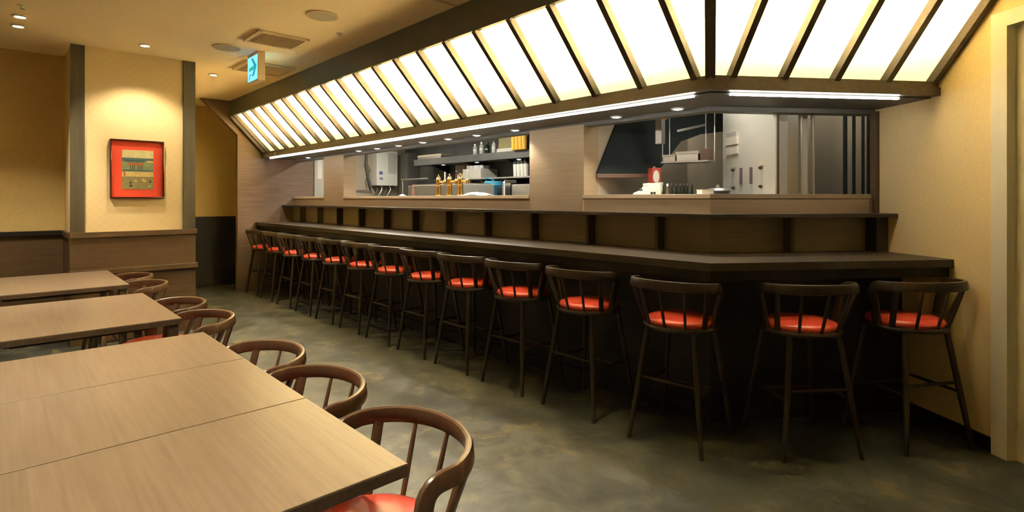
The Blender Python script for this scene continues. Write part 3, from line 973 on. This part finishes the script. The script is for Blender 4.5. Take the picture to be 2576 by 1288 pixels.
# brass beer towers standing on the ledge
hand = [('white_matte', -0.018, 0.0), ('knob_brown', 0.0, 0.0), ('ledge_wood', 0.03, 0.02)]
TP = [on_y(px, 490, 3.60).x for px in (1103.5, 1131, 1158.5)]
for k, x in enumerate(TP):
    t = thing('beer_tower', 'polished brass beer tap tower on the ledge, %s from the water heater' % ordn[k], 'beer tap', (x, 3.60, 1.39), 0, 'brass beer towers')
    MB().lathe([(0.040, 0), (0.040, 0.006), (0.029, 0.010), (0.027, 0.112), (0.031, 0.116), (0.031, 0.124), (0.027, 0.128), (0.027, 0.176)], n=20).build('column', 'brass', t, smooth=True, local=True)
    MB().lathe([(0.030, 0.176), (0.030, 0.182), (0.026, 0.196), (0.014, 0.212), (0.007, 0.216), (0.009, 0.226), (0.003, 0.238)], n=18).build('finial', 'brass', t, smooth=True, local=True)
    MB().tube([(0.02, 0, 0.155), (0.115, 0.0, 0.155)], 0.012, n=10).build('spout_arm', 'brass', t, smooth=True, local=True)
    MB().lathe([(0.012, 0.12), (0.016, 0.145), (0.016, 0.172), (0.01, 0.18)], (0.118, 0, 0), n=12).build('valve', 'brass', t, smooth=True, local=True)
    hm = hand[k][0]
    MB().tube([(0.118, 0, 0.175), (0.126, -0.006, 0.215), (0.136, -0.012, 0.262)], [0.006, 0.009, 0.008], n=8).build('tap_handle', hm, t, smooth=True, local=True)
def cloth(cx, cy, z, lx, ly, h, mat, name, label, seed):
    random.seed(seed)
    n, m = 12, 8
    vs, fs = [], []
    for i in range(n + 1):
        for j in range(m + 1):
            u, v = i / n * 2 - 1, j / m * 2 - 1
            r = max(0, 1 - (abs(u) ** 2.2 + abs(v) ** 2.2) / 1.3)
            vs.append((cx + u * lx / 2, cy + v * ly / 2, z + h * r * (0.75 + 0.25 * random.random()) + 0.0015))
    for i in range(n):
        for j in range(m):
            a = i * (m + 1) + j
            fs.append((a, a + m + 1, a + m + 2, a + 1))
    mb = MB().add(vs, fs)
    o = mb.build(name, mat, smooth=True)
    md = o.modifiers.new('thickness', 'SOLIDIFY')
    md.thickness = 0.0015
    return tag(o, label, 'cloth')
cx = on_y(1200, 488, 3.60).x
cloth(cx, 3.60, 1.39, 0.40, 0.16, 0.036, 'white_cloth', 'folded_towel', 'crumpled white towel lying on the ledge beside the brass taps', 5)
cx = on_y(1012, 488, 3.60).x
cloth(cx, 3.60, 1.39, 0.09, 0.07, 0.022, 'white_cloth', 'small_rag', 'small white rag on the ledge in front of the heater pipes', 6)
x = on_y(1040, 480, 3.62).x
sbt = thing('sauce_bottle', 'small reddish cone-shaped bottle on the ledge near the beer taps', 'bottle', (x, 3.62, 1.39))
MB().lathe([(0.024, 0), (0.026, 0.02), (0.022, 0.06), (0.010, 0.09), (0.008, 0.11)], n=16).build('body', 'brown_rim', sbt, smooth=True, local=True)
MB().lathe([(0.010, 0.108), (0.008, 0.122), (0.003, 0.138)], n=12).build('nozzle', 'red_paint', sbt, smooth=True, local=True)
# things on the high shelf
def jar(x, y, z, r, h, body, cap, label, name='jar', cat='jar', group=None):
    t = thing(name, label, cat, (x, y, z), 0, group)
    MB().lathe([(r * 0.92, 0), (r, h * 0.05), (r, h * 0.70), (r * 0.55, h * 0.84), (r * 0.5, h * 0.88)], n=16).build('body', body, t, smooth=True, local=True)
    MB().lathe([(r * 0.62, h * 0.87), (r * 0.62, h * 0.98), (r * 0.5, h)], n=14).build('cap', cap, t, smooth=True, local=True)
    return t
for k, (px, c, cap) in enumerate(((1196, 'clear_glass', 'steel'), (1212, 'clear_glass', 'steel'), (1226, 'bottle_glass', 'black_plastic'), (1243, 'clear_glass', 'print_green'), (1260, 'red_paint', 'white_matte'))):
    x = on_y(px, 370, 5.2).x
    lab = ['clear jar with steel lid on the high shelf, beside the trays', 'clear jar with steel lid on the high shelf, beside the dark bottle',
           'dark bottle on the high kitchen shelf', 'clear jar with green lid on the high kitchen shelf', 'small red jar with white lid on the high kitchen shelf'][k]
    jar(x, 5.2, Z_S1, 0.035, 0.17 + 0.02 * (k % 2), c, cap, lab)
# tray stack
x0, x1 = on_y(1066, 385, 5.2).x, on_y(1125, 385, 5.2).x
for k in range(2):
    o = MB()
    z = Z_S1 + 0.001 + 0.035 * k
    o.box(x0, x1, 5.08, 5.30, z, z + 0.006).box(x0, x1, 5.08, 5.086, z + 0.006, z + 0.032).box(x0, x1, 5.294, 5.30, z + 0.006, z + 0.032)
    o.box(x0, x0 + 0.006, 5.086, 5.294, z + 0.006, z + 0.032).box(x1 - 0.006, x1, 5.086, 5.294, z + 0.006, z + 0.032)
    o = o.build('tray', ['steel_soft', 'plank_tan'][k])
    tag(o, ['flat steel tray at the bottom of the pair on the high shelf', 'flat tan tray on top of the steel one on the high shelf'][k], 'tray')
# white clear box and gold cups
xa = on_y(1292, 350, 5.2).x
bx = thing('storage_box', 'pale see-through storage box on the high shelf beside gold cups', 'box', (xa, 5.2, Z_S1))
MB().box(xa - 0.22, xa + 0.13, 5.08, 5.34, Z_S1, Z_S1 + 0.05).build('base', 'grey_plate', bx, bevel=0.005)
MB().box(xa - 0.20, xa + 0.11, 5.10, 5.32, Z_S1 + 0.05, Z_S1 + 0.30).build('body', 'print_olive', bx, bevel=0.01)
for k in range(4):
    x = on_y(1306 + 9 * k, 350, 5.12).x
    o = MB().lathe([(0.026, 0), (0.030, 0.004), (0.036, 0.24), (0.033, 0.24), (0.028, 0.01)], (x, 5.02, Z_S1 + 0.001), n=16).build('gold_cup', 'gold_plastic', smooth=True)
    tag(o, 'tall gold cup on the high shelf, %s from the storage box' % ordn[k], 'cup', 'gold cups on the high shelf')
# white cups and black cups on lower shelf
for k in range(4):
    x = on_y(1297 + 9 * k, 440, 5.15).x
    o = MB().lathe([(0.024, 0), (0.028, 0.004), (0.034, 0.17), (0.031, 0.17), (0.024, 0.01)], (x, 5.15, Z_S2), n=16).build('white_cup', 'white_enamel', smooth=True)
    tag(o, 'tall white cup on the lower kitchen shelf, %s from the glass crate' % ordn[k], 'cup', 'white cups on the lower shelf')
    t = thing('dark_cup', 'dark cup upside down on a tall white cup, %s from the glass crate' % ordn[k], 'cup', (x, 5.15, Z_S2 + 0.17), 0, 'dark cups on the white cups')
    MB().lathe([(0.034, 0), (0.034, 0.006), (0.024, 0.09), (0.022, 0.095)], n=16).build('body', 'black_plastic', t, smooth=True, local=True)
    MB().lathe([(0.020, 0.095), (0.030, 0.10), (0.028, 0.118), (0.012, 0.124)], n=14).build('foot', 'white_enamel', t, smooth=True, local=True)
# crate of glasses
cx0 = on_y(1180, 440, 5.2).x
cr = thing('glass_crate', 'grey crate full of drinking glasses on the lower kitchen shelf', 'crate', (cx0 + 0.2, 5.2, Z_S2))
mb = MB().box(cx0, cx0 + 0.42, 5.08, 5.40, Z_S2, Z_S2 + 0.01)
mb.box(cx0, cx0 + 0.42, 5.08, 5.09, Z_S2 + 0.01, Z_S2 + 0.14).box(cx0, cx0 + 0.42, 5.39, 5.40, Z_S2 + 0.01, Z_S2 + 0.14)
mb.box(cx0, cx0 + 0.01, 5.09, 5.39, Z_S2 + 0.01, Z_S2 + 0.14).box(cx0 + 0.41, cx0 + 0.42, 5.09, 5.39, Z_S2 + 0.01, Z_S2 + 0.14)
mb.build('crate_body', 'grey_plate', cr)
for i in range(5):
    for j in range(2):
        x, y = cx0 + 0.06 + 0.075 * i, 5.15 + 0.12 * j
        o = MB().lathe([(0.024, 0), (0.028, 0.003), (0.033, 0.18), (0.030, 0.18), (0.025, 0.008)], (x, y, Z_S2 + 0.0105), n=14).build('drinking_glass', 'clear_glass', smooth=True)
        tag(o, 'drinking glass standing in the grey crate, %s column, %s row' % (ordn[i], ['shelf edge', 'wall'][j]), 'glass', 'glasses in the grey crate')
# teal bag, steel pole, dark equipment on the back counter
xa = on_y(1233, 470, 4.95).x
tb = thing('teal_bag', 'teal cloth bag heaped on the kitchen back counter', 'bag', (xa, 5.02, 0.94))
MB().lathe([(0.10, 0), (0.13, 0.12), (0.12, 0.35), (0.13, 0.50), (0.16, 0.60), (0.13, 0.66), (0.02, 0.655)], n=18).build('body', 'teal_cloth', tb, smooth=True, local=True)
MB().tube([(-0.10, -0.05, 0.62), (-0.03, -0.11, 0.70), (0.05, -0.09, 0.69), (0.1, -0.03, 0.62)], 0.012, n=8).build('strap', 'teal_cloth', tb, smooth=True, local=True)
xa = on_y(1268, 470, 4.6).x
o = MB().tube([(xa, 4.6, 0), (xa, 4.6, 1.56), (xa, 4.62, 1.575), (xa, 4.80, 1.575)], 0.018, n=12).build('steel_pole', 'steel', smooth=True)
tag(o, 'pale upright steel pole standing behind the towel on the ledge', 'pole')
xa = on_y(1306, 470, 5.0).x
mg = thing('coffee_machine', 'dark kitchen machine with steel side on the back counter', 'machine', (xa, 4.95, 0.94))
MB().box(xa - 0.28, xa - 0.02, 4.86, 5.04, 0.94, 1.52).build('body', 'black_plastic', mg, bevel=0.02)
MB().box(xa, xa + 0.55, 4.86, 5.04, 0.94, 1.545).build('steel_case', 'steel', mg, bevel=0.02)
MB().lathe([(0.05, 0), (0.06, 0.01), (0.06, 0.05), (0.03, 0.06)], (xa - 0.15, 4.95, 1.52), n=16).build('lid', 'steel', mg, smooth=True)

# ================================================================== KITCHEN, GRILL SIDE
HT = 1.50
def hood_pt(px, py):                      # pixel -> sloping front of the hood, leaning back upward
    d = ray(px, py)
    # plane: t = HT + 0.37 * (z - 1.562)
    n = Vector((NX, NY, -0.37))
    c0 = HT - 0.37 * 1.562 + XB * NX + YC * NY
    # n.(d k + (0,0,h)) = c0
    k = (c0 + 0.37 * CAM_H) / (d.x * NX + d.y * NY - 0.37 * d.z)
    return Vector((d.x * k, d.y * k, CAM_H + d.z * k))
hood = thing('range_hood', 'big black sloping range hood with brown rim over the grill', 'range hood', hood_pt(1600, 437))
fp = [hood_pt(*q) for q in ((1502, 437), (1652, 437), (1713, 356), (1762, 338), (1826, 330), (1826, 236), (1580, 236))]
MB().slab(fp, (NX * 0.10, NY * 0.10, 0.03)).build('canopy', 'black_metal', hood)
a, b = hood_pt(1502, 437), hood_pt(1652, 437)
MB().slab([a, b, b - Vector((0, 0, 0.032)), a - Vector((0, 0, 0.032))], (NX * 0.10, NY * 0.10, 0)).build('rim', 'brown_rim', hood)
a, b = hood_pt(1702, 330), hood_pt(1775, 314)
MB().bar(a, b, 0.02, 0.02).build('steel_lip', 'steel', hood)
a = on_t(1661, 262, 1.42)
MB().bar(Vector((a.x, a.y, 1.80)), Vector((a.x, a.y, 2.45)), 0.055, 0.055, (1, 0, 0)).build('duct', 'steel_soft', hood)
for k, (px, py) in enumerate(((1624, 296), (1672, 295))):
    p = on_t(px, py, 1.25)
    t = thing('grill_lamp', ['small amber lamp hanging before the black hood, beside the column', 'small amber lamp hanging before the black hood, beside the duct'][k], 'lamp', (p.x, p.y, p.z - 0.02))
    MB().lathe([(0.010, 0), (0.022, 0.008), (0.024, 0.028), (0.012, 0.042)], n=14).build('glass_shade', 'amber_glass', t, smooth=True, local=True)
    MB().tube([(0, 0, 0.04), (0, 0, 2.45 - p.z + 0.02)], 0.004, n=6).build('cord', 'black_plastic', t, local=True)
# grill counter with things on it
gc = thing('grill_counter', 'low steel work counter behind the ledge of the grill', 'counter', W(0.2, 1.2, 0))
ZG = 1.22
MB().prism([W(0.17, 0.98), W(0.78, 0.98), W(0.78, 1.45), W(-0.17, 1.45)], 1.18, ZG).build('worktop', 'steel_soft', gc)
MB().prism([W(0.20, 1.0), W(0.76, 1.0), W(0.76, 1.43), W(-0.14, 1.43)], 0.0, 1.18).build('body', 'kitchen_wall', gc)
p0 = on_t(1628, 480, 1.245)
ang = BEND
sl = thing('meat_slicer', 'white slicing machine with sloping top on the grill counter', 'slicer', (p0.x, p0.y, ZG), ang)
sw = 0.26
MB().slab([(-0.095, -0.07, 0), (0.085, -0.07, 0), (0.085, -0.07, 0.235), (-0.01, -0.07, 0.235), (-0.035, -0.07, 0.205), (-0.085, -0.07, 0.185), (-0.098, -0.07, 0.16)], (0, 0.14, 0)).build('body', 'white_enamel', sl, bevel=0.006, local=True)
MB().box(-0.012, 0.084, -0.06, 0.06, 0.235, 0.258).build('top_cover', 'white_matte', sl, bevel=0.004, local=True)
MB().box(0.086, 0.098, -0.07, 0.07, 0, 0.265).build('guard_plate', 'grey_plate', sl, local=True)
MB().lathe([(0.014, 0), (0.016, 0.008), (0.010, 0.018)], (-0.06, -0.02, 0.200), n=12).build('knob', 'black_plastic', sl, smooth=True, local=True)
for xx in (0.0, 0.022):
    MB().box(xx, xx + 0.016, -0.076, -0.07, 0.165, 0.19).build('switch', 'black_plastic', sl, local=True)
p1 = on_t(1646, 450, 1.405)
oc = thing('oil_can', 'red square tin can with white emblem standing behind the slicer', 'tin can', (p1.x, p1.y, ZG), ang)
MB().box(-0.035, 0.035, -0.05, 0.05, 0, 0.385).build('body', 'red_paint', oc, bevel=0.004, local=True)
MB().slab([(0.026 * math.cos(q) - 0.004, -0.0515, 0.315 + 0.05 * math.sin(q)) for q in [2 * PI * k / 16 for k in range(16)]], (0, 0.0015, 0)).build('emblem', 'white_matte', oc, local=True)
MB().lathe([(0.012, 0.385), (0.012, 0.397), (0.006, 0.400)], n=12).build('cap', 'steel', oc, smooth=True, local=True)
for k, px in enumerate((1669, 1679, 1690, 1702, 1712, 1721, 1730, 1741)):
    p = on_t(px, 470, 1.12 + 0.05 * (k % 2))
    c = 'bottle_glass' if k not in (1,) else 'brown_rim'
    lab = 'dark glass bottle on the grill counter, %s from the slicer' % ordn[k] if k != 1 else 'brown bottle with white cap on the grill counter beside the slicer'
    t = thing('sauce_bottle', lab, 'bottle', (p.x, p.y, ZG), 0, 'bottles on the grill counter')
    MB().lathe([(0.013, 0), (0.0145, 0.01), (0.0145, 0.17), (0.007, 0.205), (0.006, 0.235)], n=14).build('body', c, t, smooth=True, local=True)
    MB().lathe([(0.0075, 0.232), (0.0075, 0.25), (0.005, 0.253)], n=12).build('cap', 'white_matte' if k == 1 else 'black_plastic', t, smooth=True, local=True)
p = on_t(1774, 484, 0.74)
o = MB()
o.prism([(p.x + DX * u + NX * v, p.y + DY * u + NY * v) for u, v in ((-0.042, -0.04), (0.042, -0.04), (0.042, 0.04), (-0.042, 0.04))], 1.39, 1.416)
wc = thing('plastic_tub', 'low white plastic tub on the ledge near the white cabinet', 'tub', (p.x, p.y, 1.39))
o.build('body', 'white_enamel', wc, bevel=0.004)
MB().prism([(p.x + DX * u + NX * v, p.y + DY * u + NY * v) for u, v in ((-0.044, -0.042), (0.044, -0.042), (0.044, 0.042), (-0.044, 0.042))], 1.416, 1.421).build('lid', 'white_matte', wc)
# hanging rack with steel containers
ra, rb = on_t(1672, 419, 1.42), on_t(1790, 396, 1.16)
rk = thing('hanging_rack', 'steel rack shelf hanging before the hood with containers', 'rack', (ra.x, ra.y, ra.z))
zr = (ra.z + rb.z) / 2
ra.z = rb.z = zr
MB().bar(ra, rb, 0.16, 0.012).build('shelf', 'steel_soft', rk)
for q in (0.03, 0.97):
    c = ra.lerp(rb, q)
    for sd_ in (-0.07, 0.07):
        c2 = c + Vector((NX, NY, 0)) * sd_
        MB().tube([c2, Vector((c2.x, c2.y, 2.45))], 0.004, n=6).build('hanger_rod', 'steel', rk)
rd = (rb - ra).normalized()
rang = math.atan2(rd.y, rd.x)
for k, (q, wl_, hh) in enumerate(((0.15, 0.10, 0.055), (0.54, 0.17, 0.075))):
    c = ra.lerp(rb, q)
    t = thing('steel_container', ['small steel container with lid on the hanging rack', 'long steel container with lid on the hanging rack'][k], 'container', (c.x, c.y, zr + 0.006), rang)
    MB().box(-wl_ / 2, wl_ / 2, -0.05, 0.05, 0, hh * 0.7).build('body', 'steel', t, bevel=0.004, local=True)
    MB().box(-wl_ / 2 - 0.006, wl_ / 2 + 0.006, -0.056, 0.056, hh * 0.7, hh).build('lid', 'grey_plate', t, bevel=0.003, local=True)
c = ra.lerp(rb, 0.90)
o = thing('brown_carton', 'brown carton at the end of the hanging rack', 'carton', (c.x, c.y, zr + 0.006), rang)
MB().box(-0.032, 0.032, -0.05, 0.05, 0, 0.09).build('body', 'brown_rim', o, bevel=0.003, local=True)
MB().box(-0.033, 0.033, -0.01, 0.01, 0.0895, 0.091).build('tape', 'plank_tan', o, local=True)
p = on_t(1806, 470, 1.05)
pot = thing('stock_pot', 'dark cooking pot on the grill counter beside the white cabinet', 'pot', (p.x, p.y, ZG))
MB().lathe([(0.075, 0), (0.080, 0.01), (0.080, 0.19), (0.084, 0.195), (0.082, 0.20)], n=24).build('body', 'rubber_grey', pot, smooth=True, local=True)
MB().lathe([(0.083, 0.20), (0.070, 0.215), (0.015, 0.222), (0.014, 0.24), (0.004, 0.243)], n=24).build('lid', 'steel_soft', pot, smooth=True, local=True)
MB().tube([(-0.08, 0, 0.16), (-0.115, 0.01, 0.165), (-0.115, -0.01, 0.165), (-0.08, -0.012, 0.16)], 0.006, n=6).build('handle', 'black_plastic', pot, local=True)
# white cabinet whose side faces the grill
SC = 0.815
cab = thing('white_cabinet', 'tall white cabinet with knobs and slots on its side beside the grill', 'cabinet', W(0.9, 1.0, 0))
MB().wbox(SC, 1.03, 0.90, 1.35, 0, 2.30).build('body', 'panel_beige', cab)
MB().wbox(SC - 0.012, SC, 0.66, 1.36, 1.0, 2.30).build('side_panel', 'white_enamel', cab)
MB().wbox(SC, SC + 0.02, 0.66, 0.90, 1.0, 2.30).build('edge_post', 'wainscot_wood', cab)
MB().wbox(SC + 0.02, 1.03, 0.86, 0.90, 1.0, 2.30).build('front_panel', 'panel_beige', cab)
def on_s(px, py, s):
    d = ray(px, py)
    k = (s + XB * DX + YC * DY) / (d.x * DX + d.y * DY)
    return Vector((d.x * k, d.y * k, CAM_H + d.z * k))
SS = SC - 0.012
def side_rect(px0, py0, px1, py1, th, mat, name, par):
    a, b = on_s(px0, py0, SS), on_s(px1, py1, SS)
    ta = (a.x - XB) * NX + (a.y - YC) * NY
    tb_ = (b.x - XB) * NX + (b.y - YC) * NY
    return MB().wbox(SS - th, SS, min(ta, tb_), max(ta, tb_), min(a.z, b.z), max(a.z, b.z)).build(name, mat, par)
side_rect(1831, 336, 1855, 343, 0.012, 'grey_plate', 'vent_cover', cab)
side_rect(1830, 348, 1858, 362, 0.018, 'white_matte', 'switch_block', cab)
side_rect(1830, 372, 1858, 386, 0.012, 'white_matte', 'switch_plate', cab)
side_rect(1864, 423, 1868, 463, 0.012, 'slot_mauve', 'slot_handle', cab)
side_rect(1889, 421, 1893, 462, 0.012, 'slot_mauve', 'slot_handle', cab)
for px, py in ((1846, 428), (1916, 422), (1847, 472), (1916, 469)):
    c = on_s(px, py, SS)
    MB().tube([c, c - Vector((DX, DY, 0)) * 0.012, c - Vector((DX, DY, 0)) * 0.022], [0.011, 0.011, 0.008], n=14).build('knob', 'knob_brown', cab, smooth=True)
side_rect(1842, 417, 1852, 421, 0.004, 'white_matte', 'knob_label', cab)
side_rect(1911, 405, 1921, 415, 0.004, 'white_matte', 'knob_label', cab)
# steel fridge with upright bars at the far end
fr = thing('steel_fridge', 'brushed steel refrigerator front between the white cabinet and yellow wall', 'refrigerator', W(1.25, 1.2, 0))
MB().wbox(1.04, 1.80, 1.02, 1.5, 0, 2.30).build('body', 'steel', fr, bevel=0.006)
MB().wbox(1.06, 1.78, 1.0, 1.02, 1.0, 2.25).build('door', 'steel', fr, bevel=0.004)
for k, s in enumerate((1.035, 1.125)):
    o = MB().wbox(s, s + 0.016, 0.72, 0.75, 0.0, 2.30).build('steel_post', 'steel_soft', bevel=0.003)
    tag(o, ['slim pale steel post right beside the beige cabinet front', 'slim pale steel post standing before the steel refrigerator'][k], 'post')
o = MB().wbox(1.06, 1.115, 0.76, 0.78, 0.0, 2.30).build('grey_board', 'panel_beige')
tag(o, 'narrow grey board between the two slim steel posts', 'board')
for k, (px, wd) in enumerate(((2126, 0.028), (2148, 0.022), (2171, 0.020), (2183, 0.012))):
    p = on_t(px, 400, 0.82)
    o = MB().tube([(p.x, p.y, 0), (p.x, p.y, 1.2), (p.x, p.y, 2.30)], wd / 2, n=12).build('dark_pipe', 'black_metal', smooth=True)
    tag(o, 'dark upright pipe before the steel refrigerator, %s from the steel posts' % ordn[k], 'pipe', 'dark pipes by the refrigerator')

# kitchen ceiling lamps (out of sight above the soffit)
def klamp(p, rz, power, label, hl=0.5):
    t = thing('kitchen_lamp', label, 'ceiling lamp', (p[0], p[1], 2.395), rz)
    MB().box(-hl, hl, -0.07, 0.07, 0.02, 0.05).build('housing', 'white_enamel', t, local=True)
    MB().tube([(-hl + 0.02, 0, 0.01), (hl - 0.02, 0, 0.01)], 0.014, n=8).build('tube', 'lamp_cool', t, local=True)
    lamp('kitchen_tube_light', 'AREA', (p[0], p[1], 2.385), power, COOL, size=2 * hl, sizey=0.08, rot=(0, 0, rz))
klamp((-7.4, 4.3), 0, P_KITCHEN, 'ceiling lamp tube over the kitchen aisle near the water heater')
klamp((-5.6, 4.3), 0, P_KITCHEN, 'ceiling lamp tube over the kitchen aisle behind the beer taps')
klamp((-4.0, 4.3), 0, P_KITCHEN * 0.6, 'ceiling lamp tube over the kitchen aisle near the wide column')
q = W(0.60, 0.93)
klamp((q.x, q.y), BEND, P_KITCHEN * 0.22, 'ceiling lamp tube over the grill aisle', 0.2)
q = W(1.38, 0.80)
klamp((q.x, q.y), BEND, P_KITCHEN * 0.25, 'added unseen lamp tube brightening the steel refrigerator', 0.2)  # added to light the refrigerator zone
q = W(0.62, 1.95)
klamp((q.x, q.y), BEND, P_KITCHEN * 0.25, 'added unseen lamp tube brightening the grill wall behind the hood', 0.15)  # added to brighten the grill wall
